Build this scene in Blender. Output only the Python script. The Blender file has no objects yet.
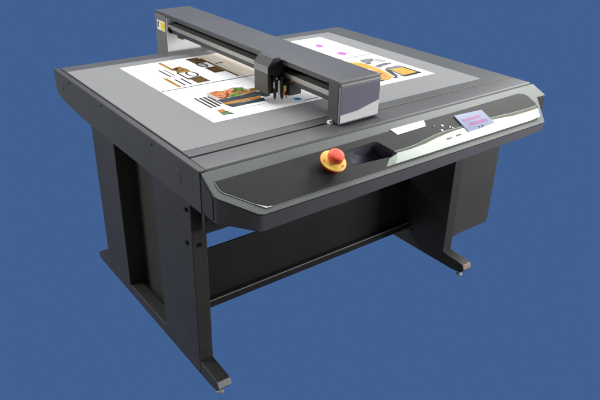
import bpy, bmesh, math
from mathutils import Vector, Matrix, Euler

S = bpy.context.scene
COL = S.collection
H = 0.9            # height of the worktop
W = 1.686          # width of the table
D = 1.344          # depth of the table
R = math.radians


def lin(c):
    return tuple((v / 12.92 if v <= 0.04045 else ((v + 0.055) / 1.055) ** 2.4) for v in (x / 255 for x in c))


# ------------------------------------------------------------------ materials
def material(name, col, rough=0.5, metal=0.0, grain=0.0, gscale=900.0, mottle=0.12, mscale=6.0, coat=0.0, spec=0.5):
    """painted / metal surface with fine grain in the relief and slow variation in tone and gloss"""
    m = bpy.data.materials.new(name)
    m.use_nodes = True
    nt = m.node_tree
    b = nt.nodes['Principled BSDF']
    b.inputs['Roughness'].default_value = rough
    b.inputs['Metallic'].default_value = metal
    b.inputs['Specular IOR Level'].default_value = spec
    b.inputs['Coat Weight'].default_value = coat
    tc = nt.nodes.new('ShaderNodeTexCoord')
    n = nt.nodes.new('ShaderNodeTexNoise')
    n.inputs['Scale'].default_value = mscale
    n.inputs['Detail'].default_value = 6
    n.inputs['Roughness'].default_value = 0.65
    nt.links.new(tc.outputs['Object'], n.inputs['Vector'])
    r = nt.nodes.new('ShaderNodeValToRGB')
    r.color_ramp.elements[0].position = 0.3
    r.color_ramp.elements[1].position = 0.7
    r.color_ramp.elements[0].color = tuple(v * (1 - mottle) for v in col) + (1,)
    r.color_ramp.elements[1].color = tuple(min(1, v * (1 + mottle)) for v in col) + (1,)
    nt.links.new(n.outputs['Fac'], r.inputs['Fac'])
    nt.links.new(r.outputs['Color'], b.inputs['Base Color'])
    mr = nt.nodes.new('ShaderNodeMapRange')
    mr.inputs['To Min'].default_value = max(0.02, rough - min(0.05, mottle * 0.4))
    mr.inputs['To Max'].default_value = min(1, rough + min(0.05, mottle * 0.4))
    nt.links.new(n.outputs['Fac'], mr.inputs['Value'])
    nt.links.new(mr.outputs['Result'], b.inputs['Roughness'])
    if grain:
        g = nt.nodes.new('ShaderNodeTexNoise')
        g.inputs['Scale'].default_value = gscale
        g.inputs['Detail'].default_value = 2
        nt.links.new(tc.outputs['Object'], g.inputs['Vector'])
        bp = nt.nodes.new('ShaderNodeBump')
        bp.inputs['Strength'].default_value = grain
        bp.inputs['Distance'].default_value = 0.0006
        nt.links.new(g.outputs['Fac'], bp.inputs['Height'])
        nt.links.new(bp.outputs['Normal'], b.inputs['Normal'])
    return m


def ink(name, cols, scale=30.0, rough=0.45, stretch=(1, 1, 1), voronoi=False):
    """printed picture: blotches of several inks"""
    m = bpy.data.materials.new(name)
    m.use_nodes = True
    nt = m.node_tree
    b = nt.nodes['Principled BSDF']
    b.inputs['Roughness'].default_value = 0.6
    b.inputs['Specular IOR Level'].default_value = 0.2
    tc = nt.nodes.new('ShaderNodeTexCoord')
    mp = nt.nodes.new('ShaderNodeMapping')
    mp.inputs['Scale'].default_value = stretch
    nt.links.new(tc.outputs['Object'], mp.inputs['Vector'])
    n = nt.nodes.new('ShaderNodeTexNoise')
    n.inputs['Scale'].default_value = scale
    n.inputs['Detail'].default_value = 5
    n.inputs['Distortion'].default_value = 1.2
    nt.links.new(mp.outputs['Vector'], n.inputs['Vector'])
    r = nt.nodes.new('ShaderNodeValToRGB')
    el = r.color_ramp.elements
    lo, hi = 0.36, 0.64
    for i, c in enumerate(cols):
        p = lo + (hi - lo) * i / max(1, len(cols) - 1)
        e = el[i] if i < 2 else el.new(p)
        e.position = p
        e.color = tuple(c) + (1,)
    nt.links.new(n.outputs['Fac'], r.inputs['Fac'])
    nt.links.new(r.outputs['Color'], b.inputs['Base Color'])
    return m


def lit_screen(name, top, bottom, strength):
    m = bpy.data.materials.new(name)
    m.use_nodes = True
    nt = m.node_tree
    b = nt.nodes['Principled BSDF']
    b.inputs['Roughness'].default_value = 0.2
    b.inputs['Base Color'].default_value = (0.03, 0.03, 0.04, 1)
    tc = nt.nodes.new('ShaderNodeTexCoord')
    n = nt.nodes.new('ShaderNodeTexNoise')
    n.inputs['Scale'].default_value = 9
    nt.links.new(tc.outputs['Object'], n.inputs['Vector'])
    r = nt.nodes.new('ShaderNodeValToRGB')
    r.color_ramp.elements[0].position = 0.35
    r.color_ramp.elements[1].position = 0.65
    r.color_ramp.elements[0].color = tuple(bottom) + (1,)
    r.color_ramp.elements[1].color = tuple(top) + (1,)
    nt.links.new(n.outputs['Fac'], r.inputs['Fac'])
    nt.links.new(r.outputs['Color'], b.inputs['Emission Color'])
    b.inputs['Emission Strength'].default_value = strength
    return m


M = {}
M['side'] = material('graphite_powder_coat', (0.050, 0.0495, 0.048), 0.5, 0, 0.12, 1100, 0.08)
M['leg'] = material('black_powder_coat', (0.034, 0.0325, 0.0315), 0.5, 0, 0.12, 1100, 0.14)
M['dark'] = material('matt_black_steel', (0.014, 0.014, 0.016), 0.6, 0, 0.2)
M['deck'] = material('grey_worktop_border', (0.079, 0.080, 0.079), 0.45, 0, 0.3, 900, 0.06)
M['mat'] = material('pale_grey_vacuum_mat', (0.198, 0.200, 0.200), 0.6, 0, 0.5, 1400, 0.035)
M['gantry'] = material('grey_gantry_paint', (0.072, 0.072, 0.074), 0.4, 0, 0.25, 1000, 0.06)
M['cap'] = material('violet_grey_gloss_plastic', (0.19, 0.175, 0.235), 0.28, 0, 0.0, 900, 0.01)
M['cheek'] = material('dark_cheek_paint', (0.05, 0.05, 0.05), 0.45, 0, 0.25)
M['inner'] = material('lit_cheek_white', (0.86, 0.86, 0.86), 0.35, 0.0, 0.1)
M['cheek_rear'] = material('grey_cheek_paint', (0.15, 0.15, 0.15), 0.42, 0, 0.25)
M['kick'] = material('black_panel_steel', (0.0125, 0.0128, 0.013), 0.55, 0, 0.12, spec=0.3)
M['rim'] = material('green_grey_rim_paint', (0.125, 0.141, 0.134), 0.40, 0, 0.2, 1000, 0.05)
M['rimlight'] = material('rim_highlight', (0.22, 0.25, 0.24), 0.4, 0, 0.1)
M['console'] = material('violet_grey_console_paint', (0.092, 0.088, 0.106), 0.45, 0, 0.25, 1000, 0.07)
M['panel'] = material('black_panel_film', (0.019, 0.0175, 0.018), 0.5, 0, 0.25, 1400, 0.08, spec=0.3)
M['tray'] = material('dark_tray_plastic', (0.065, 0.065, 0.088), 0.3, 0, 0.1)
M['silver'] = material('silver_film', (0.48, 0.53, 0.485), 0.33, 0.3, 0.0, 1200, 0.08, 5)
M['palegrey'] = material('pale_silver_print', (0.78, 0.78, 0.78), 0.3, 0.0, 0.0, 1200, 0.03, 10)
M['olive'] = material('olive_grey_film', (0.075, 0.085, 0.05), 0.4, 0.0, 0.0, 900, 0.35, 8, spec=0.3)
M['mint'] = material('pale_mint_film', (0.30, 0.38, 0.31), 0.4, 0.0, 0, 900, 0.25, 14, spec=0.3)
M['white'] = material('white_plastic', (0.82, 0.82, 0.82), 0.4)
M['slot'] = material('dark_slot', (0.005, 0.005, 0.005), 0.7, spec=0.1)
M['brass'] = material('brown_brass_rail', (0.20, 0.135, 0.045), 0.35, 0.7, 0.1)
M['rail'] = material('ground_steel_rail', (0.34, 0.335, 0.31), 0.36, 0.35, 0.0, 500, 0.06, 12)
M['bar'] = material('dark_grey_bar', (0.035, 0.036, 0.04), 0.45, 0, 0.2)
M['steel'] = material('brushed_steel', (0.55, 0.55, 0.55), 0.35, 0.6)
M['bronze'] = material('brown_steel', (0.32, 0.24, 0.19), 0.4, 0.4)
M['screw'] = material('black_screw', (0.01, 0.01, 0.01), 0.35, 0.4)
M['navy'] = material('navy_black_plastic', (0.018, 0.021, 0.03), 0.4, 0, 0.1)
M['warm'] = material('warm_grey_plastic', (0.21, 0.20, 0.19), 0.45, 0, 0.2)
M['olivegrey'] = material('dark_warm_plastic', (0.05, 0.047, 0.041), 0.45, 0, 0.2)
M['red'] = material('red_plastic', (0.85, 0.085, 0.035), 0.45, 0, 0.15, 700, 0.08, 20)
M['redbase'] = material('deep_red_base', (0.16, 0.015, 0.01), 0.4)
M['yellow'] = material('yellow_plastic', (0.92, 0.66, 0.13), 0.35, 0, 0.1, 700, 0.15, 20)
M['orange'] = material('orange_plastic', (0.75, 0.12, 0.01), 0.35)
M['paper'] = material('white_printing_paper', (0.86, 0.86, 0.86), 0.55, 0, 0.1, 300, 0.015)
M['stickeryellow'] = material('yellow_sticker', (0.8, 0.58, 0.01), 0.4)
M['stickerblue'] = material('dark_blue_sticker', (0.03, 0.05, 0.14), 0.4)
M['screen'] = lit_screen('lit_screen', (0.44, 0.53, 0.82), (0.28, 0.33, 0.66), 0.62)
M['pinkbar'] = lit_screen('pink_screen_bar', (0.52, 0.06, 0.46), (0.40, 0.04, 0.38), 0.75)
M['ink_black'] = ink('black_ink', [(0.012, 0.011, 0.011), (0.028, 0.025, 0.022)], 60)
M['ink_grey'] = ink('grey_ink', [(0.05, 0.05, 0.055), (0.1, 0.1, 0.105)], 40)
M['ink_midgrey'] = ink('mid_grey_ink', [(0.12, 0.125, 0.13), (0.22, 0.225, 0.235)], 25)
M['ink_pale'] = ink('pale_grey_ink', [(0.3, 0.3, 0.305), (0.38, 0.38, 0.38)], 25)
M['ink_gold'] = ink('gold_ink', [(0.2, 0.09, 0.008), (0.36, 0.19, 0.03)], 30)
M['ink_brown'] = ink('brown_photo_ink', [(0.018, 0.009, 0.001), (0.085, 0.042, 0.003), (0.14, 0.075, 0.006)], 35)
M['ink_photo'] = ink('gold_photo_ink', [(0.012, 0.006, 0.002), (0.11, 0.045, 0.005), (0.42, 0.24, 0.05), (0.03, 0.01, 0.003)], 38)
M['ink_cream'] = ink('cream_ink', [(0.74, 0.64, 0.49), (0.80, 0.74, 0.65)], 9, stretch=(6, 1, 1))
M['ink_food'] = ink('food_photo_ink', [(0.10, 0.012, 0.004), (0.42, 0.085, 0.012), (0.50, 0.17, 0.035), (0.56, 0.36, 0.22), (0.30, 0.04, 0.008)], 26)
M['ink_plate'] = ink('pale_dish_ink', [(0.20, 0.17, 0.15), (0.46, 0.42, 0.39), (0.52, 0.50, 0.48), (0.35, 0.20, 0.12)], 22)
M['ink_green'] = ink('salad_green_ink', [(0.02, 0.07, 0.004), (0.07, 0.2, 0.012), (0.17, 0.27, 0.04)], 34)
M['ink_slate'] = ink('slate_ink', [(0.012, 0.016, 0.022), (0.045, 0.052, 0.06)], 20)
M['ink_amber'] = ink('amber_ink', [(0.28, 0.11, 0.015), (0.46, 0.24, 0.05)], 25)
M['ink_blue'] = ink('cyan_ink', [(0.012, 0.19, 0.4), (0.03, 0.25, 0.45)], 40)
M['ink_pink'] = ink('pink_ink', [(0.36, 0.085, 0.33), (0.45, 0.17, 0.43)], 35)
M['ink_yellow'] = ink('yellow_ink', [(0.47, 0.27, 0.03), (0.52, 0.34, 0.08)], 20)
M['ink_apricot'] = ink('apricot_ink', [(0.46, 0.24, 0.05), (0.5, 0.31, 0.12)], 12)


# ------------------------------------------------------------------ mesh building
class MB:
    """collects shapes that become ONE mesh object"""

    def __init__(self, mat=None):
        self.bm = bmesh.new()
        self.mx = mat or Matrix()

    def _v(self, p):
        return self.bm.verts.new(self.mx @ Vector(p))

    def loft(self, a, b):
        """closed solid between two equal-length loops"""
        va = [self._v(p) for p in a]
        vb = [self._v(p) for p in b]
        n = len(a)
        self.bm.faces.new(va)
        self.bm.faces.new(vb)
        for i in range(n):
            j = (i + 1) % n
            self.bm.faces.new((va[i], va[j], vb[j], vb[i]))
        return self

    def box(self, x0, x1, y0, y1, z0, z1):
        return self.loft([(x0, y0, z0), (x1, y0, z0), (x1, y1, z0), (x0, y1, z0)],
                         [(x0, y0, z1), (x1, y0, z1), (x1, y1, z1), (x0, y1, z1)])

    def prism(self, pts, axis, a, b):
        f = {'X': lambda p, t: (t, p[0], p[1]), 'Y': lambda p, t: (p[0], t, p[1]), 'Z': lambda p, t: (p[0], p[1], t)}[axis]
        return self.loft([f(p, a) for p in pts], [f(p, b) for p in pts])

    def cyl(self, c, axis, r0, r1, h, n=32):
        c = Vector(c)
        ax = {'X': (Vector((0, 1, 0)), Vector((0, 0, 1)), Vector((1, 0, 0))),
              'Y': (Vector((1, 0, 0)), Vector((0, 0, 1)), Vector((0, 1, 0))),
              'Z': (Vector((1, 0, 0)), Vector((0, 1, 0)), Vector((0, 0, 1)))}[axis]
        ring = lambda r, o: [c + ax[2] * o + ax[0] * r * math.cos(2 * math.pi * i / n) + ax[1] * r * math.sin(2 * math.pi * i / n) for i in range(n)]
        return self.loft(ring(r0, 0), ring(r1, h))

    def lathe(self, prof, n=40):
        """profile of (radius, height) about local Z"""
        rings = []
        for r, z in prof:
            rings.append([self._v((r * math.cos(2 * math.pi * i / n), r * math.sin(2 * math.pi * i / n), z)) for i in range(n)])
        for a, b in zip(rings, rings[1:]):
            for i in range(n):
                j = (i + 1) % n
                self.bm.faces.new((a[i], a[j], b[j], b[i]))
        self.bm.faces.new(rings[0])
        self.bm.faces.new(rings[-1])
        return self

    def plate_with_hole(self, outer, hole, z0, z1):
        """flat plate (local XY) with one opening"""
        for z in (z0, z1):
            edges = []
            loops = []
            for loop in (outer, hole):
                vs = [self._v((p[0], p[1], z)) for p in loop]
                loops.append(vs)
                for i in range(len(vs)):
                    edges.append(self.bm.edges.new((vs[i], vs[(i + 1) % len(vs)])))
            bmesh.ops.triangle_fill(self.bm, edges=edges, use_beauty=True, use_dissolve=False)
            if z == z0:
                low = loops
            else:
                for la, lb in zip(low, loops):
                    for i in range(len(la)):
                        j = (i + 1) % len(la)
                        self.bm.faces.new((la[i], la[j], lb[j], lb[i]))
        return self

    def build(self, name, mat, parent=None, bevel=0.0, seg=2, label=None, sharp=30):
        bm = self.bm
        bmesh.ops.recalc_face_normals(bm, faces=bm.faces[:])
        for f in bm.faces:
            f.smooth = True
        for e in bm.edges:
            e.smooth = len(e.link_faces) == 2 and e.calc_face_angle(0) < R(sharp)
        me = bpy.data.meshes.new(name)
        bm.to_mesh(me)
        bm.free()
        me.materials.append(M[mat])
        o = bpy.data.objects.new(name, me)
        COL.objects.link(o)
        if parent:
            o.parent = parent
            if parent.type == 'EMPTY':
                o.matrix_parent_inverse = Matrix.Translation(-parent.location)
        if bevel:
            b = o.modifiers.new('edge_rounding', 'BEVEL')
            b.width = bevel
            b.segments = seg
            b.limit_method = 'ANGLE'
            b.angle_limit = R(28)
            b.harden_normals = True
        if label:
            o['label'] = label
        return o


def arc(cx, cy, r, a0, a1, n=8):
    return [(cx + r * math.cos(R(a0 + (a1 - a0) * i / n)), cy + r * math.sin(R(a0 + (a1 - a0) * i / n))) for i in range(n + 1)]


# ------------------------------------------------------------------ the cutting table
cutter = bpy.data.objects.new('flatbed_cutter', None)
cutter.location = (W / 2, D / 2, 0)
COL.objects.link(cutter)
cutter['label'] = 'dark grey flatbed cutting table with gantry, slanted front console and red stop button'
cutter['category'] = 'cutting table'

# --- frame
side_prof = [(0.0, 0.751), (0.0, 0.9), (1.352, 0.9), (1.356, 0.86), (1.354, 0.80), (1.335, 0.783), (1.255, 0.768), (1.10, 0.758), (0.95, 0.751)]
sl = MB().prism(side_prof, 'X', 0.0, 0.024).build('side_panel', 'side', cutter, 0.003)
sr = MB().prism([(y, z if z < 0.89 else 0.894) for y, z in side_prof], 'X', W - 0.024, W - 0.001).build('side_panel', 'side', cutter, 0.003)
for y, z in ((1.15, 0.885), (0.79, 0.884), (0.335, 0.876)):
    MB().cyl((-0.002, y, z), 'X', 0.0048, 0.0055, 0.004, 16).build('screw', 'screw', sl)
for y, z in ((0.155, 0.822), (1.272, 0.842)):
    m = MB().cyl((-0.0015, y, z), 'X', 0.027, 0.0275, 0.003, 40)
    m.build('cable_plug', 'side', sl, 0.0012)
MB().box(0.026, W - 0.026, D - 0.03, D - 0.002, 0.79, 0.893).build('back_panel', 'side', cutter, 0.002)
MB().box(0.026, W - 0.026, 0.03, 0.05, 0.655, 0.884).build('front_apron', 'leg', cutter, 0.002)
MB().box(0.03, W - 0.03, 0.06, D - 0.035, 0.80, 0.884).build('bed_frame', 'dark', cutter)
# worktop: border behind the slot, front border strip with rounded nose
MB().box(0.029, W, 0.116, D, 0.885, 0.9).build('worktop_border', 'deck', cutter, 0.002)
nose = [(0.104, 0.885), (0.104, 0.9)] + [(0.014 + x, 0.886 + y) for x, y in arc(0, 0, 0.014, 90, 180, 6)] + [(0.002, 0.868), (0.012, 0.868), (0.012, 0.885)]
MB().prism(nose, 'X', 0.025, W).build('front_border', 'deck', cutter, 0.001)
MB().box(0.026, W - 0.004, 0.1045, 0.1155, 0.8845, 0.889).build('slot_floor', 'slot', cutter)
MB().box(0.80, W - 0.002, 0.108, 0.1152, 0.8892, 0.8975).build('guide_strip', 'brass', cutter, 0.0008)
MB().box(0.0305, 1.54, 0.165, 1.26, 0.8995, 0.9018).build('cutting_mat', 'mat', cutter, 0.0008)


# --- legs
def leg(x0, x1, deep, foot_mat, plate_x=None, label=None):
    m = MB()
    m.box(x0, x1, 0.08, 0.36, 0.029, 0.77)
    m.box(x0, x1 + (deep if deep > 0 else 0), 0.709, 0.945, 0.029, 0.77)
    xi = x1 + deep - 0.012 if deep > 0 else x0
    m.box(xi, xi + 0.012, 0.3602, 0.7088, 0.029, 0.765)
    if deep > 0:
        m.box(x1 - 0.004, xi - 0.0002, 0.3602, 0.7088, 0.031, 0.070)
    L = m.build('leg', 'leg', cutter, 0.003, 3, label)
    prof = [(-0.052, 0.052), (-0.046, 0.078)] + [(-0.03, 0.088)] + [(0.03, 0.098), (0.07, 0.103), (0.10, 0.100), (0.36, 0.079), (0.70, 0.079), (0.93, 0.079)] + \
           [(0.952, 0.10), (0.962, 0.10), (0.985, 0.075), (1.075, 0.062), (1.084, 0.052), (1.080, 0.034), (1.06, 0.026), (0.05, 0.026), (0.0, 0.028), (-0.04, 0.034)]
    prof = [(-0.052, 0.056), (-0.043, 0.078), (-0.01, 0.083), (0.05, 0.086), (0.0792, 0.09), (0.0792, 0.0775), (0.93, 0.0775), (0.952, 0.10), (0.962, 0.10),
            (0.985, 0.078), (1.075, 0.064), (1.086, 0.052), (1.080, 0.034), (1.06, 0.026), (0.02, 0.026), (-0.036, 0.032)]
    F = MB().prism(prof, 'X', x0 + 0.0012, x1 - 0.0012).build('foot_bar', 'leg', L, 0.003)
    # bare metal end plate on the toe
    e = 0.002
    MB().loft([(x0 + .002, -0.0545, 0.0555), (x1 - .002, -0.0545, 0.0555), (x1 - .002, -0.046, 0.0795), (x0 + .002, -0.046, 0.0795)],
              [(x0 + .002, -0.050, 0.054), (x1 - .002, -0.050, 0.054), (x1 - .002, -0.0415, 0.078), (x0 + .002, -0.0415, 0.078)]).build('toe_plate', foot_mat, L, 0.0012)
    xm = (x0 + x1) / 2
    for y in (-0.012, 1.05):
        MB().cyl((xm, y, 0.0), 'Z', 0.015, 0.0135, 0.008, 24).cyl((xm, y, 0.008), 'Z', 0.007, 0.007, 0.022, 16).build('levelling_foot', 'steel', L, 0.001)
    return L


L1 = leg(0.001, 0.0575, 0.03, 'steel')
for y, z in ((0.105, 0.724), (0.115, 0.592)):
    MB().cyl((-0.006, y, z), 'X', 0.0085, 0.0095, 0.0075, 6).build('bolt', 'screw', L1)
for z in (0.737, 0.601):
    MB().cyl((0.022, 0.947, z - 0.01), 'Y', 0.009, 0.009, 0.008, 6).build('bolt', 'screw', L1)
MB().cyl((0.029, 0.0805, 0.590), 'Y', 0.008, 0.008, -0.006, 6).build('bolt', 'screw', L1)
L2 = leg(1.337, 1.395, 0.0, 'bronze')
for y, z in ((0.317, 0.118), (0.29, 0.118)):
    MB().cyl((1.337, y, z), 'X', 0.007, 0.006, -0.006, 6).build('bolt', 'screw', L2)
# inside corner where the leg widens under the cabinet
g = arc(1.395 + 0.052, 0.1418 - 0.052, 0.052, 180, 90, 12)
MB().prism([(1.3952, 0.1418)] + g, 'Y', 0.100, 0.15).build('gusset', 'leg', L2)

# --- modesty panel with a folded lower hem
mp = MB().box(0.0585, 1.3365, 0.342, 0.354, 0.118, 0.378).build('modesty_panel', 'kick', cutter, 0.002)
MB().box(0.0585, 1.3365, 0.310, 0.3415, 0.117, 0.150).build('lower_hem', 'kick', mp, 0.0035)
MB().box(0.06, 1.33, 0.3088, 0.3125, 0.1502, 0.1528).build('lit_edge', 'steel', mp)  # bright strip standing in for light along the hem's upper edge

# --- electronics cabinet on the right
cab = [(1.3955, 0.7495), (1.3955, 0.142)] + [(1.672 - 0.012, 0.142)] + arc(1.660, 0.166, 0.024, -90, 0, 6)[1:] + [(1.684, 0.7495)]
MB().prism(cab, 'Y', 0.098, 0.62).build('electronics_cabinet', 'side', cutter, 0.006, 3)

# ------------------------------------------------------------------ console (slanted)
SL = 0.65
TH = math.atan(SL)
CM = Matrix.Translation((0, 0, H)) @ Matrix.Rotation(TH, 4, 'X')      # local XY = console plane


def cp(*pts):
    """plan coordinates (x, y) on the table -> coordinates in the slanted plane"""
    return [(x, y / math.cos(TH)) for x, y in pts]


plan = [(0.003, -0.006), (0.003, -0.080), (0.010, -0.090), (0.108, -0.166), (0.125, -0.171), (1.566, -0.171), (1.576, -0.167),
        (1.648, -0.066), (1.710, -0.066), (1.690, -0.006)]
# body below the slanted plate
body_top = [(x, y + 0.002, H + SL * (y + 0.002) - 0.006) for x, y in plan]
body_bot = [(x, y + 0.002, (0.754 if x < 0.05 and y > -0.1 else 0.726 + 0.0145 * x)) for x, y in plan]
cb = MB()
va = [cb._v(p) for p in body_top]
vb = [cb._v(p) for p in body_bot]
cb.bm.faces.new(vb)                                   # a sheet-metal tub, open under the plate
for i in range(len(va)):
    j = (i + 1) % len(va)
    cb.bm.faces.new((va[i], va[j], vb[j], vb[i]))
con = cb.build('console', 'console', cutter, 0.004, 3)
MB().prism([(-0.008, 0.882), (-0.008, 0.760), (-0.074, 0.762), (-0.074, 0.842)], 'X', -0.0002, 0.0024).build('shade_plate', 'leg', con)  # dark sheets added so both console ends look shaded
MB().box(1.650, 1.7075, -0.0662, -0.0642, 0.762, 0.848).build('shade_plate', 'leg', con)
hole = cp((0.540, -0.062), (0.675, -0.058), (0.690, -0.064), (0.733, -0.108), (0.730, -0.118), (0.715, -0.122), (0.545, -0.112), (0.532, -0.106), (0.530, -0.072))
rim = MB(CM)
rim.plate_with_hole(cp(*plan), hole, -0.005, 0.0)
rim.build('console_plate', 'rim', con, 0.0015)
film_out = cp((0.031, -0.041), (0.033, -0.066), (0.040, -0.076), (0.142, -0.152), (0.158, -0.154), (1.535, -0.155), (1.548, -0.150), (1.600, -0.110),
              (1.606, -0.085), (1.598, -0.055), (1.585, -0.040), (1.555, -0.030))
edge_out = [(x + (0.004 if x > 0.8 else -0.004), y + (0.004 if y > -0.08 else -0.004)) for x, y in film_out]
hole_big = [(x + (0.001 if x > 0.63 else -0.001), y + (0.001 if y > -0.1 else -0.001)) for x, y in hole]
MB(CM).plate_with_hole(edge_out, hole_big, 0.0001, 0.0008).build('panel_edge', 'rim', con)
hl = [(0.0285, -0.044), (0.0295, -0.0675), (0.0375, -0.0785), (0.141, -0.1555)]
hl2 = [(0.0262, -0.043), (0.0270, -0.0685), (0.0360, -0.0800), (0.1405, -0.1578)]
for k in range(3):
    MB(CM).prism(cp(hl[k], hl[k + 1], hl2[k + 1], hl2[k]), 'Z', 0.0009, 0.0018).build('lit_edge', 'rimlight', con)  # paler strips that paint a highlight along the left panel edge
MB(CM).prism(cp((0.112, -0.1355), (0.141, -0.1556), (0.164, -0.1560), (0.160, -0.1542), (0.147, -0.1535)), 'Z', 0.0019, 0.0030).build('edge_highlight', 'white', con)  # white sliver drawn in as the glint on the front corner
panel = MB(CM).plate_with_hole(film_out, hole_big, 0.0009, 0.0018).build('control_panel', 'panel', cutter)

# pen tray sunk into the panel
t = MB(CM)
cx = sum(p[0] for p in hole) / len(hole)
cy = sum(p[1] for p in hole) / len(hole)
yf = min(p[1] for p in hole)
inner = [(0.645 + (x - 0.53) * 0.36, yf + 0.006 + (y - yf) * 0.72) for x, y in hole]
va = [t._v((x, y, 0.0022)) for x, y in hole]
vb = [t._v((cx + (x - cx) * 0.93, cy + (y - cy) * 0.94, -0.006)) for x, y in hole]
vc = [t._v((x, y, -0.056)) for x, y in inner]
for A, B in ((va, vb), (vb, vc)):
    for i in range(len(A)):
        j = (i + 1) % len(A)
        t.bm.faces.new((A[i], A[j], B[j], B[i]))
t.bm.faces.new(vc)
tray = t.build('pen_tray', 'tray', cutter, sharp=50)

# printed swoosh on the panel
wave = [(0.731, -0.107), (0.787, -0.108), (0.854, -0.105), (0.919, -0.097), (0.973, -0.092), (1.030, -0.0905), (1.090, -0.092), (1.228, -0.092),
        (1.354, -0.094), (1.430, -0.0975), (1.519, -0.099), (1.596, -0.0975)]
wtop = [(0.738, -0.116), (0.804, -0.117), (0.886, -0.114), (0.960, -0.106), (1.037, -0.101), (1.100, -0.100), (1.159, -0.099), (1.260, -0.101),
        (1.344, -0.105), (1.413, -0.111), (1.500, -0.112), (1.594, -0.111)]
wbot = [(0.715, -0.149), (1.535, -0.151)]


def strip(upper, lower):
    return cp(*(upper + lower[::-1]))


def band(name, upper, lower, z, mat, par):
    m = MB(CM)
    u = cp(*upper)
    l = cp(*lower)
    for i in range(len(u) - 1):
        vs = [m._v((*p, z)) for p in (u[i], u[i + 1], l[i + 1], l[i])]
        ws = [m._v((*p, z - 0.0006)) for p in (u[i], u[i + 1], l[i + 1], l[i])]
        m.bm.faces.new(vs)
        if i == 0:
            m.bm.faces.new((vs[0], vs[3], ws[3], ws[0]))
        m.bm.faces.new((vs[0], vs[1], ws[1], ws[0]))
        m.bm.faces.new((vs[3], vs[2], ws[2], ws[3]))
    bmesh.ops.remove_doubles(m.bm, verts=m.bm.verts[:], dist=1e-6)
    return m.build(name, mat, par)


band('swoosh_line', wave, [(x, y - 0.0022) for x, y in wave], 0.0030, 'mint', panel)
band('swoosh_olive_band', [(x, y - 0.0024) for x, y in wave], [(x, y - 0.0008) for x, y in wtop], 0.0027, 'olive', panel)  # olive strip of the printed swoosh
band('swoosh_band', wtop, [(0.700 if i == 0 else x, -0.1490 + 0.0 * x) if x < 1.55 else (1.566, -0.146) for i, (x, y) in enumerate(wtop)], 0.0033, 'silver', panel)
MB(CM).prism(cp((0.690, -0.1265), (0.737, -0.1175), (0.7, -0.149), (0.655, -0.149)), 'Z', 0.0020, 0.0026).build('swoosh_end', 'mint', panel)

# pale name strip at the top edge of the panel
MB(CM).prism(cp((0.776, -0.031), (0.956, -0.032), (0.946, -0.055), (0.793, -0.057)), 'Z', 0.0019, 0.0032).build('name_strip', 'white', panel, 0.0005)
# membrane keys
for x, y, w, mt in ((1.024, -0.070, 0.0055, 'white'), (1.006, -0.086, 0.0055, 'white'), (1.056, -0.082, 0.0045, 'white'), (1.066, -0.088, 0.0035, 'white'), (0.983, -0.062, 0.004, 'warm')):
    MB(CM).prism(arc(x, y / math.cos(TH), w, 0, 337.5, 15), 'Z', 0.0019, 0.0036).build('key', mt, panel, 0.0006)
for x, y in ((1.010, -0.121), (1.066, -0.119)):
    MB(CM).prism(cp((x - 0.014, y - 0.0026), (x + 0.014, y - 0.0022), (x + 0.015, y + 0.0016), (x - 0.011, y + 0.0022)), 'Z', 0.0034, 0.0042).build('key_caption', 'olivegrey', panel)

# lit display
dq = cp((1.112, -0.0475), (1.273, -0.0545), (1.290, -0.1145), (1.124, -0.1185))
disp = MB(CM).prism(dq, 'Z', 0.0036, 0.0062).build('display', 'screen', cutter, 0.0006, label='lit pale blue display')
MB(CM).prism(cp((1.133, -0.070), (1.236, -0.0715), (1.238, -0.081), (1.136, -0.0795)), 'Z', 0.0063, 0.0070).build('screen_bar', 'pinkbar', disp)
MB(CM).prism(cp((1.160, -0.0895), (1.263, -0.0915), (1.264, -0.102), (1.160, -0.1005)), 'Z', 0.0063, 0.0070).build('screen_bar', 'pinkbar', disp)
for x in (1.193, 1.213):
    MB(CM).prism(cp((x - 0.005, -0.111), (x + 0.004, -0.111), (x + 0.006, -0.117), (x - 0.003, -0.117)), 'Z', 0.0063, 0.0070).build('screen_icon', 'ink_black', disp)

# emergency stop
stop_c = CM @ Vector((0.4445, -0.094 / math.cos(TH), 0.0))
EM = Matrix.Translation(stop_c) @ Matrix.Rotation(TH - R(4), 4, 'X')
es = MB(EM).lathe([(0.033, -0.002), (0.033, 0.012), (0.028, 0.018), (0.028, 0.0275)]).build('emergency_stop', 'redbase', cutter, 0.0)
EU = EM @ Matrix.Translation((0, 0, 0.007))
MB(EU).lathe([(0.0435, 0.0206), (0.0455, 0.0216), (0.0455, 0.0238), (0.044, 0.0250), (0.022, 0.0256)], 56).build('yellow_collar', 'yellow', es)
MB(EU).lathe([(0.0453, 0.0196), (0.0467, 0.0200), (0.0467, 0.0228), (0.0458, 0.0231)], 56).build('collar_rim', 'orange', es)
MB(EU).lathe([(0.0185, 0.0257), (0.0185, 0.034)], 32).build('stem', 'steel', es)
MB(EU).lathe([(0.018, 0.0341), (0.0255, 0.035), (0.0275, 0.037), (0.0275, 0.054), (0.0268, 0.0572), (0.0245, 0.0592), (0.014, 0.0602), (0.002, 0.0604)], 48).build('button', 'red', es, sharp=60)
for a in (-60, 35, 165):
    m2 = EU @ Matrix.Rotation(R(a), 4, 'Z')
    MB(m2).prism([(0.033, -0.0045), (0.0365, -0.006), (0.0385, 0.0), (0.0365, 0.006), (0.033, 0.0045), (0.0345, 0.0)], 'Z', 0.0254, 0.0262).build('turn_mark', 'ink_black' if a == -55 else 'orange', es)

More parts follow.
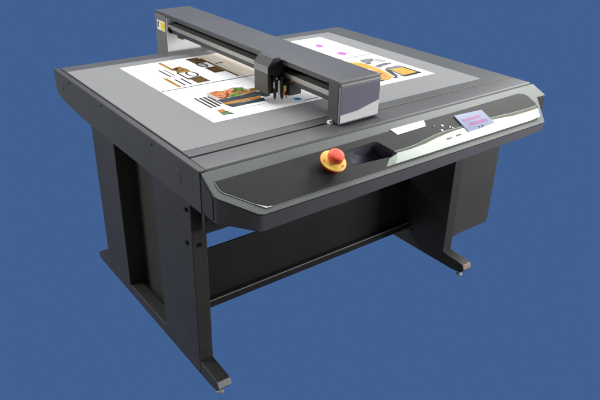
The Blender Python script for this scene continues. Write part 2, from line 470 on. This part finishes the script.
# ------------------------------------------------------------------ gantry
GM = Matrix.Translation((0.606, 0.058, H)) @ Matrix.Rotation(0.020, 4, 'Z') @ Matrix.Rotation(0.014, 4, 'X')
GL = 1.43
GW = 0.196
r = 0.020
cover = [(0.0, 0.165 - r)] + [(r + x, 0.165 - r + y) for x, y in arc(0, 0, r, 180, 90, 8)] + [(GL - 0.006, 0.165), (GL, 0.159), (GL, 0.152)] + \
        [(r, 0.152)] + [(0.012, 0.150), (0.0105, 0.145)]
gan = MB(GM).prism(cover, 'X', 0.0, GW).build('gantry', 'gantry', cutter, 0.002, 2)
MB(GM).box(0.001, GW - 0.001, 0.0, 0.0125, 0.006, 0.1445).build('front_cap', 'cap', gan, 0.0015)
MB(GM).box(0.0, GW, 0.0128, 0.068, 0.004, 0.1515).build('end_cheek', 'cheek', gan, 0.002)
MB(GM).prism([(0.03, 0.0005), (0.052, 0.0005), (0.048, 0.012), (0.036, 0.014)], 'X', -0.016, -0.0005).build('glide_pad', 'white', gan, 0.001)
# rear cheek hangs behind the worktop
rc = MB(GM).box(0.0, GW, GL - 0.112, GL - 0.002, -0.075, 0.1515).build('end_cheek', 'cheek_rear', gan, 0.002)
MB(GM).box(0.003, GW - 0.003, GL - 0.1155, GL - 0.1124, -0.07, 0.1505).build('lit_cheek_face', 'inner', gan)  # added sheet; its white stands in for light bounced onto the cheek
MB(GM).box(-0.0, 0.006, 0.0685, GL - 0.1165, 0.145, 0.1518).build('cover_lip', 'gantry', gan, 0.001)
MB(GM).box(0.052, 0.058, 0.0685, GL - 0.117, 0.108, 0.1515).build('inner_slot', 'slot', gan)
MB(GM).box(0.058, GW - 0.01, 0.0685, GL - 0.117, 0.072, 0.1515).build('beam', 'dark', gan, 0.002)
MB(GM).box(0.010, 0.0515, 0.0685, GL - 0.117, 0.100, 0.1115).box(0.014, 0.0515, 0.0685, GL - 0.117, 0.090, 0.0998).build('guide_rail', 'rail', gan, 0.002)
MB(GM).box(0.020, 0.0575, 0.0685, GL - 0.117, 0.068, 0.0895).build('lower_bar', 'bar', gan, 0.004, 3)
MB(GM).box(0.018, 0.050, GL - 0.24, GL - 0.19, 0.060, 0.0675).build('bracket', 'brass', gan, 0.001)
MB(GM).cyl((0.024, GL - 0.135, 0.085), 'Y', 0.017, 0.017, 0.017, 24).build('belt_pulley', 'slot', gan, 0.001)
# grey-silver swoosh printed on the front cap
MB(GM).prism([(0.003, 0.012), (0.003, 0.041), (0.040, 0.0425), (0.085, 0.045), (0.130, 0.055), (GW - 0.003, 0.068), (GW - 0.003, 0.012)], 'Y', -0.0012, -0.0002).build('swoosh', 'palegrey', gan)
# sticker on the rear cheek
st = MB(GM).prism([(GL - 0.104, 0.072), (GL - 0.023, 0.072), (GL - 0.023, 0.120), (GL - 0.104, 0.120)], 'X', -0.0012, -0.0002).build('sticker', 'white', gan, 0.0004)
MB(GM).prism([(GL - 0.101, 0.076), (GL - 0.064, 0.076), (GL - 0.060, 0.082), (GL - 0.060, 0.110), (GL - 0.064, 0.116), (GL - 0.101, 0.116)], 'X', -0.0020, -0.0013).build('yellow_field', 'stickeryellow', st)
MB(GM).prism([(GL - 0.042, 0.084), (GL - 0.031, 0.088), (GL - 0.027, 0.100), (GL - 0.031, 0.112), (GL - 0.042, 0.115), (GL - 0.045, 0.111), (GL - 0.037, 0.102), (GL - 0.038, 0.092)], 'X', -0.0020, -0.0013).build('blue_mark', 'stickerblue', st)

# ------------------------------------------------------------------ tool carriage
Y0, Y1 = 0.400, 0.500
car = MB().prism([(0.533, 1.022), (0.533, 1.050), (0.556, 1.075), (0.588, 1.078), (0.606, 1.058), (0.614, 1.034), (0.596, 1.008), (0.565, 1.004)], 'Y', Y0 + 0.002, Y1).build('tool_carriage', 'navy', cutter, 0.002)
MB().loft([(0.530, Y0 + .004, 1.0215), (0.530, Y1, 1.0215), (0.530, Y1, 1.050), (0.530, Y0 + .004, 1.050)],
          [(0.5328, Y0 + .004, 1.0215), (0.5328, Y1, 1.0215), (0.5328, Y1, 1.050), (0.5328, Y0 + .004, 1.050)]).build('light_strip', 'warm', car, 0.0006)
MB().loft([(0.533, Y0, 1.0525), (0.533, Y1, 1.0525), (0.556, Y1, 1.0778), (0.556, Y0, 1.0778)],
          [(0.530, Y0, 1.0505), (0.530, Y1, 1.0505), (0.553, Y1, 1.0798), (0.553, Y0, 1.0798)]).box(0.5535, 0.588, Y0, Y1, 1.0785, 1.0805).build('top_cover', 'gantry', car, 0.0008)
MB().box(0.531, 0.545, Y0 + .006, Y1, 0.938, 1.021).build('side_cover', 'olivegrey', car, 0.002)
MB().box(0.546, 0.612, Y0 + .05, Y1 - .004, 0.945, 1.003).build('carriage_block', 'dark', car, 0.002)
MB().box(0.612, 0.672, 0.372, 0.405, 0.928, 0.990).build('motor_housing', 'bar', car, 0.003)
for x, y, z0, z1, rr, mt in ((0.560, 0.398, 0.925, 1.000, 0.0075, 'dark'), (0.574, 0.390, 0.934, 0.992, 0.0052, 'white'), (0.590, 0.392, 0.922, 1.005, 0.0085, 'dark'),
                             (0.606, 0.385, 0.930, 0.985, 0.006, 'dark'), (0.594, 0.378, 0.950, 0.972, 0.0055, 'yellow'), (0.590, 0.376, 0.934, 0.949, 0.004, 'orange'),
                             (0.553, 0.392, 0.965, 0.990, 0.0035, 'steel'), (0.618, 0.366, 0.985, 1.000, 0.004, 'orange')):
    m = MB().cyl((x, y, z0), 'Z', rr * 0.8, rr, (z1 - z0) * 0.5, 20).cyl((x, y, z0 + (z1 - z0) * 0.5 + 0.0002), 'Z', rr, rr * 0.9, (z1 - z0) * 0.5, 20)
    if mt == 'dark' or mt == 'white':
        m.cyl((x, y, z0 - 0.012), 'Z', 0.0012, rr * 0.5, 0.0118, 12)
    m.build('cutting_tool', mt, car, 0.0005)
for x, y, z in ((0.640, 0.3705, 1.000), (0.646, 0.371, 0.982), (0.566, 0.3985, 1.000)):
    MB().cyl((x, y, z), 'Y', 0.005, 0.004, -0.006, 16).build('clamp_knob', 'white', car, 0.0006)
MB().box(0.5455, 0.648, 0.4055, 0.449, 0.940, 1.0035).build('tool_holder_block', 'dark', car, 0.002)
MB().box(0.60, 0.655, 0.392, 0.404, 0.990, 1.012).build('tool_bracket', 'dark', car, 0.001)

# ------------------------------------------------------------------ printed sheet lying on the mat
ZP = H + 0.0019
sheet = MB().box(0.248, 1.420, 0.337, 1.190, ZP, ZP + 0.0006)
sheet = sheet.build('printed_sheet', 'paper', None)
sheet['label'] = 'large white paper sheet printed with colour layouts, lying on the pale mat under the gantry'
sheet['category'] = 'printed sheet'
ZI = ZP + 0.0007


def pr(name, polys, mat, lift=0.0):
    for p in polys:
        MB().prism(p, 'Z', ZI + lift, ZI + lift + 0.00025).build(name, mat, sheet)


def rect(x0, x1, y0, y1):
    return [(x0, y0), (x1, y0), (x1, y1), (x0, y1)]


def ring(name, cx, cy, rx, ry, t, mat, n=32):
    m = MB()
    loops = []
    for z in (ZI, ZI + 0.00025):
        for d in (0, t):
            loops.append([m._v((cx + (rx - d) * math.cos(2 * math.pi * i / n), cy + (ry - d) * math.sin(2 * math.pi * i / n), z)) for i in range(n)])
    lo, li, uo, ui = loops
    for A, B in ((lo, uo), (uo, ui), (ui, li), (li, lo)):
        for i in range(n):
            j = (i + 1) % n
            m.bm.faces.new((A[i], A[j], B[j], B[i]))
    return m.build(name, mat, sheet)


def blob(cx, cy, rx, ry, n=28, w=0.0):
    return [(cx + rx * (1 + w * math.sin(3 * t + 1)) * math.cos(t), cy + ry * (1 + w * math.sin(2 * t)) * math.sin(t)) for t in (2 * math.pi * i / n for i in range(n))]


pr('layout_divider', [rect(0.250, 0.80, 0.764, 0.772), rect(1.05, 1.416, 0.758, 0.765)], 'ink_grey')
# first layout, far left
pr('gold_stripe', [rect(0.427, 0.4440, 1.02, 1.172)], 'ink_gold')
pr('fading_stripe', [rect(0.337, 0.353, 0.785, 0.93)], 'ink_gold')
pr('pale_stripe', [rect(0.338, 0.353, 0.931, 1.10)], 'ink_cream')
pr('photo_print', [[(0.441, 1.05), (0.488, 1.074), (0.500, 0.985), (0.475, 0.968), (0.434, 0.975)]], 'ink_photo', 0.0002)
pr('text_column', [rect(0.375, 0.384, 0.940, 1.060), rect(0.371, 0.380, 0.797, 0.895), rect(0.399, 0.4085, 0.797, 0.896)], 'ink_black')
pr('brown_text_column', [rect(0.400, 0.406, 0.944, 1.054)], 'ink_brown')
pr('long_text_column', [rect(0.4245, 0.4345, 0.862, 0.985)], 'ink_black')
pr('brown_photo', [rect(0.434, 0.496, 0.795, 0.884), rect(0.572, 0.632, 1.068, 1.168), rect(0.575, 0.630, 0.892, 0.986)], 'ink_brown')
pr('diagonal_rule', [rect(0.6325, 0.6425, 0.790, 1.139)], 'ink_brown', 0.0003)
ring('ring_motif', 0.479, 0.930, 0.026, 0.044, 0.010, 'ink_black')
ring('ring_motif', 0.590, 1.037, 0.024, 0.044, 0.011, 'ink_grey')
pr('ring_fill', [blob(0.590, 1.037, 0.0125, 0.032)], 'ink_pale')
pr('cream_field', [rect(0.6430, 0.90, 0.776, 1.186)], 'ink_cream')
pr('dark_dash', [rect(0.655, 0.694, 1.018, 1.030)], 'ink_black', 0.0003)
pr('fine_marks', [rect(0.332, 0.336, 1.120, 1.128), rect(0.372, 0.376, 1.120, 1.130), rect(0.41, 0.414, 1.145, 1.155), rect(0.329, 0.388, 0.7, 0.7025), rect(0.257, 0.261, 0.380, 0.388)], 'ink_midgrey')
# second layout, near left: a dish on slate with stripes
pr('dish_photo', [[(0.380, 0.558), (0.398, 0.556), (0.428, 0.545), (0.52, 0.552), (0.575, 0.565), (0.570, 0.60), (0.560, 0.640), (0.525, 0.660), (0.485, 0.648), (0.464, 0.647), (0.437, 0.657), (0.401, 0.657), (0.386, 0.640)]], 'ink_plate', 0.0)
pr('dish_garnish', [[(0.405, 0.648), (0.437, 0.654), (0.464, 0.642), (0.485, 0.644), (0.522, 0.657), (0.516, 0.632), (0.476, 0.582), (0.428, 0.552), (0.408, 0.558), (0.402, 0.595)]], 'ink_food', 0.0002)
pr('dish_meat', [[(0.500, 0.624), (0.541, 0.611), (0.560, 0.585), (0.524, 0.566), (0.493, 0.577), (0.485, 0.595)], [(0.573, 0.608), (0.602, 0.605), (0.590, 0.56), (0.556, 0.567)]], 'ink_photo', 0.0004)
pr('salad_leaves', [[(0.522, 0.656), (0.562, 0.637), (0.548, 0.606), (0.509, 0.618)], [(0.472, 0.588), (0.503, 0.580), (0.511, 0.556), (0.462, 0.555), (0.445, 0.560)]], 'ink_green', 0.0005)
pr('amber_band', [[(0.519, 0.572), (0.561, 0.589), (0.567, 0.567), (0.532, 0.554)], [(0.386, 0.5095), (0.43, 0.507), (0.562, 0.505), (0.550, 0.476), (0.472, 0.479), (0.384, 0.4845)]], 'ink_amber', 0.0005)
pr('slate_band', [[(0.386, 0.5525), (0.506, 0.5515), (0.563, 0.563), (0.578, 0.558), (0.610, 0.545), (0.600, 0.484), (0.572, 0.480), (0.560, 0.504), (0.501, 0.5085), (0.388, 0.511)], [(0.386, 0.483), (0.48, 0.4735), (0.560, 0.478), (0.543, 0.441), (0.468, 0.444), (0.393, 0.444)]], 'ink_slate', 0.0003)
pr('text_stripes', [rect(0.318, 0.327, 0.480, 0.621), rect(0.336, 0.347, 0.480, 0.613), rect(0.354, 0.3655, 0.485, 0.613)], 'ink_black')
pr('grey_stripe', [rect(0.372, 0.3835, 0.50, 0.614)], 'ink_grey')
pr('small_dish_photo', [[(0.321, 0.425), (0.326, 0.450), (0.349, 0.446), (0.353, 0.42)]], 'ink_food')
pr('small_garnish', [[(0.322, 0.424), (0.354, 0.419), (0.356, 0.398), (0.320, 0.402)]], 'ink_green', 0.0001)
pr('small_slate', [[(0.317, 0.412), (0.321, 0.397), (0.357, 0.396), (0.362, 0.380), (0.318, 0.389)]], 'ink_slate', 0.0002)
pr('caption_line', [rect(0.407, 0.522, 0.4135, 0.4165)], 'ink_midgrey')
pr('gold_flourish', [[(0.50, 0.700), (0.60, 0.706), (0.60, 0.700), (0.50, 0.694)]], 'ink_cream')
pr('blue_spot', [blob(0.666, 0.388, 0.015, 0.017)], 'ink_blue')
pr('dark_rule', [rect(0.680, 0.752, 0.357, 0.363)], 'ink_black')
# third layout, far right: two pink blots
pr('pink_blot', [blob(1.288, 1.030, 0.024, 0.026, w=0.25)], 'ink_pink')
pr('pink_blot', [blob(1.288, 0.843, 0.026, 0.030, w=0.2)], 'ink_pink')
# fourth layout, near right: yellow curve and square on grey
pr('yellow_curve', [[(1.15, 0.74), (1.25, 0.668), (1.259, 0.60), (1.257, 0.546), (1.248, 0.485), (1.228, 0.43), (1.212, 0.386), (1.200, 0.398), (1.220, 0.458), (1.229, 0.512), (1.20, 0.59)]], 'ink_yellow', 0.0003)
pr('apricot_field', [[(1.05, 0.60), (1.14, 0.60), (1.20, 0.56), (1.230, 0.505), (1.217, 0.453), (1.196, 0.386), (1.151, 0.377), (1.06, 0.40)]], 'ink_apricot')
pr('yellow_square', [[(1.290, 0.500), (1.366, 0.491), (1.366, 0.398), (1.280, 0.394)]], 'ink_yellow', 0.0004)
pr('grey_frame', [[(1.259, 0.505), (1.300, 0.532), (1.383, 0.527), (1.387, 0.487), (1.371, 0.490), (1.376, 0.392), (1.270, 0.384), (1.262, 0.403), (1.281, 0.487)]], 'ink_midgrey')
pr('grey_letters', [[(1.281, 0.703), (1.328, 0.70), (1.359, 0.687), (1.330, 0.655), (1.295, 0.640), (1.283, 0.615), (1.26, 0.62), (1.262, 0.66)],
                    [(1.262, 0.574), (1.30, 0.588), (1.338, 0.594), (1.382, 0.584), (1.366, 0.567), (1.312, 0.560), (1.268, 0.546)]], 'ink_midgrey')
pr('dark_stroke', [[(1.267, 0.574), (1.31, 0.590), (1.345, 0.595), (1.38, 0.584), (1.345, 0.583), (1.31, 0.577)], [(1.262, 0.503), (1.287, 0.498), (1.250, 0.405), (1.226, 0.386), (1.232, 0.424)]], 'ink_grey', 0.0003)
pr('dark_edge', [rect(1.3685, 1.379, 0.376, 0.490), [(1.262, 0.404), (1.281, 0.392), (1.37, 0.396), (1.379, 0.378), (1.265, 0.374)], [(1.206, 0.383), (1.214, 0.397), (1.232, 0.397), (1.228, 0.381)]], 'ink_black', 0.0005)
pr('pale_oval', [blob(1.358, 0.643, 0.028, 0.032)], 'ink_pale', 0.0002)
pr('small_marks', [rect(1.185, 1.207, 0.460, 0.473), rect(1.12, 1.14, 0.380, 0.392)], 'ink_black', 0.0003)

# ------------------------------------------------------------------ studio light and plain blue background
w = bpy.data.worlds.new('World')
S.world = w
w.use_nodes = True
nt = w.node_tree
bg = nt.nodes['Background']
bg.inputs['Strength'].default_value = 1.0
# plain blue backdrop on the far side; unseen neutral fill added elsewhere against blue tint
tc = nt.nodes.new('ShaderNodeTexCoord')
dot = nt.nodes.new('ShaderNodeVectorMath')
dot.operation = 'DOT_PRODUCT'
nt.links.new(tc.outputs['Generated'], dot.inputs[0])
dot.inputs[1].default_value = Vector((0.535, 0.71, -0.46)).normalized()
edge = nt.nodes.new('ShaderNodeMapRange')
edge.interpolation_type = 'SMOOTHSTEP'
edge.inputs['From Min'].default_value = math.cos(R(68))
edge.inputs['From Max'].default_value = math.cos(R(52))
nt.links.new(dot.outputs['Value'], edge.inputs['Value'])
mx = nt.nodes.new('ShaderNodeMix')
mx.data_type = 'RGBA'
nt.links.new(edge.outputs['Result'], mx.inputs['Factor'])
mx.inputs['A'].default_value = (0.14, 0.138, 0.134, 1)
mx.inputs['B'].default_value = lin((65, 97, 147)) + (1,)
nt.links.new(mx.outputs['Result'], bg.inputs['Color'])


def softbox(name, loc, target, sx, sy, power, col=(1, 1, 1)):
    l = bpy.data.lights.new(name, 'AREA')
    l.shape = 'RECTANGLE'
    l.size, l.size_y = sx, sy
    l.energy = power
    l.color = col
    o = bpy.data.objects.new(name, l)
    o.location = loc
    o.rotation_euler = (Vector(target) - Vector(loc)).to_track_quat('-Z', 'Y').to_euler()
    COL.objects.link(o)
    return o


softbox('softbox_overhead', (0.9, 1.5, 3.3), (0.85, 0.6, 0.9), 2.8, 2.2, 125, (0.98, 0.99, 1.0))
softbox('softbox_right', (4.2, 0.6, 3.0), (1.0, 0.5, 0.9), 1.8, 1.8, 110, (1.0, 1.0, 0.98))
softbox('softbox_front', (5.0, -3.3, 1.9), (1.0, 0.0, 0.75), 2.0, 1.8, 300, (1.0, 0.98, 1.0))
softbox('softbox_left', (-3.6, 3.0, 2.3), (0.0, 1.0, 0.85), 1.6, 1.6, 165, (0.98, 0.99, 1.0))

# ------------------------------------------------------------------ camera
cam = bpy.data.cameras.new('camera')
cam.lens = 1.0593 * 36
cam.sensor_width = 36
cam.clip_end = 100
co = bpy.data.objects.new('camera', cam)
co.location = (-0.8278, -1.5823, 1.7204)
co.rotation_euler = (1.0935, -0.0215, -0.6453)
COL.objects.link(co)
S.camera = co
S.view_settings.view_transform = 'Standard'
S.view_settings.look = 'None'
S.view_settings.exposure = 0
S.view_settings.gamma = 1
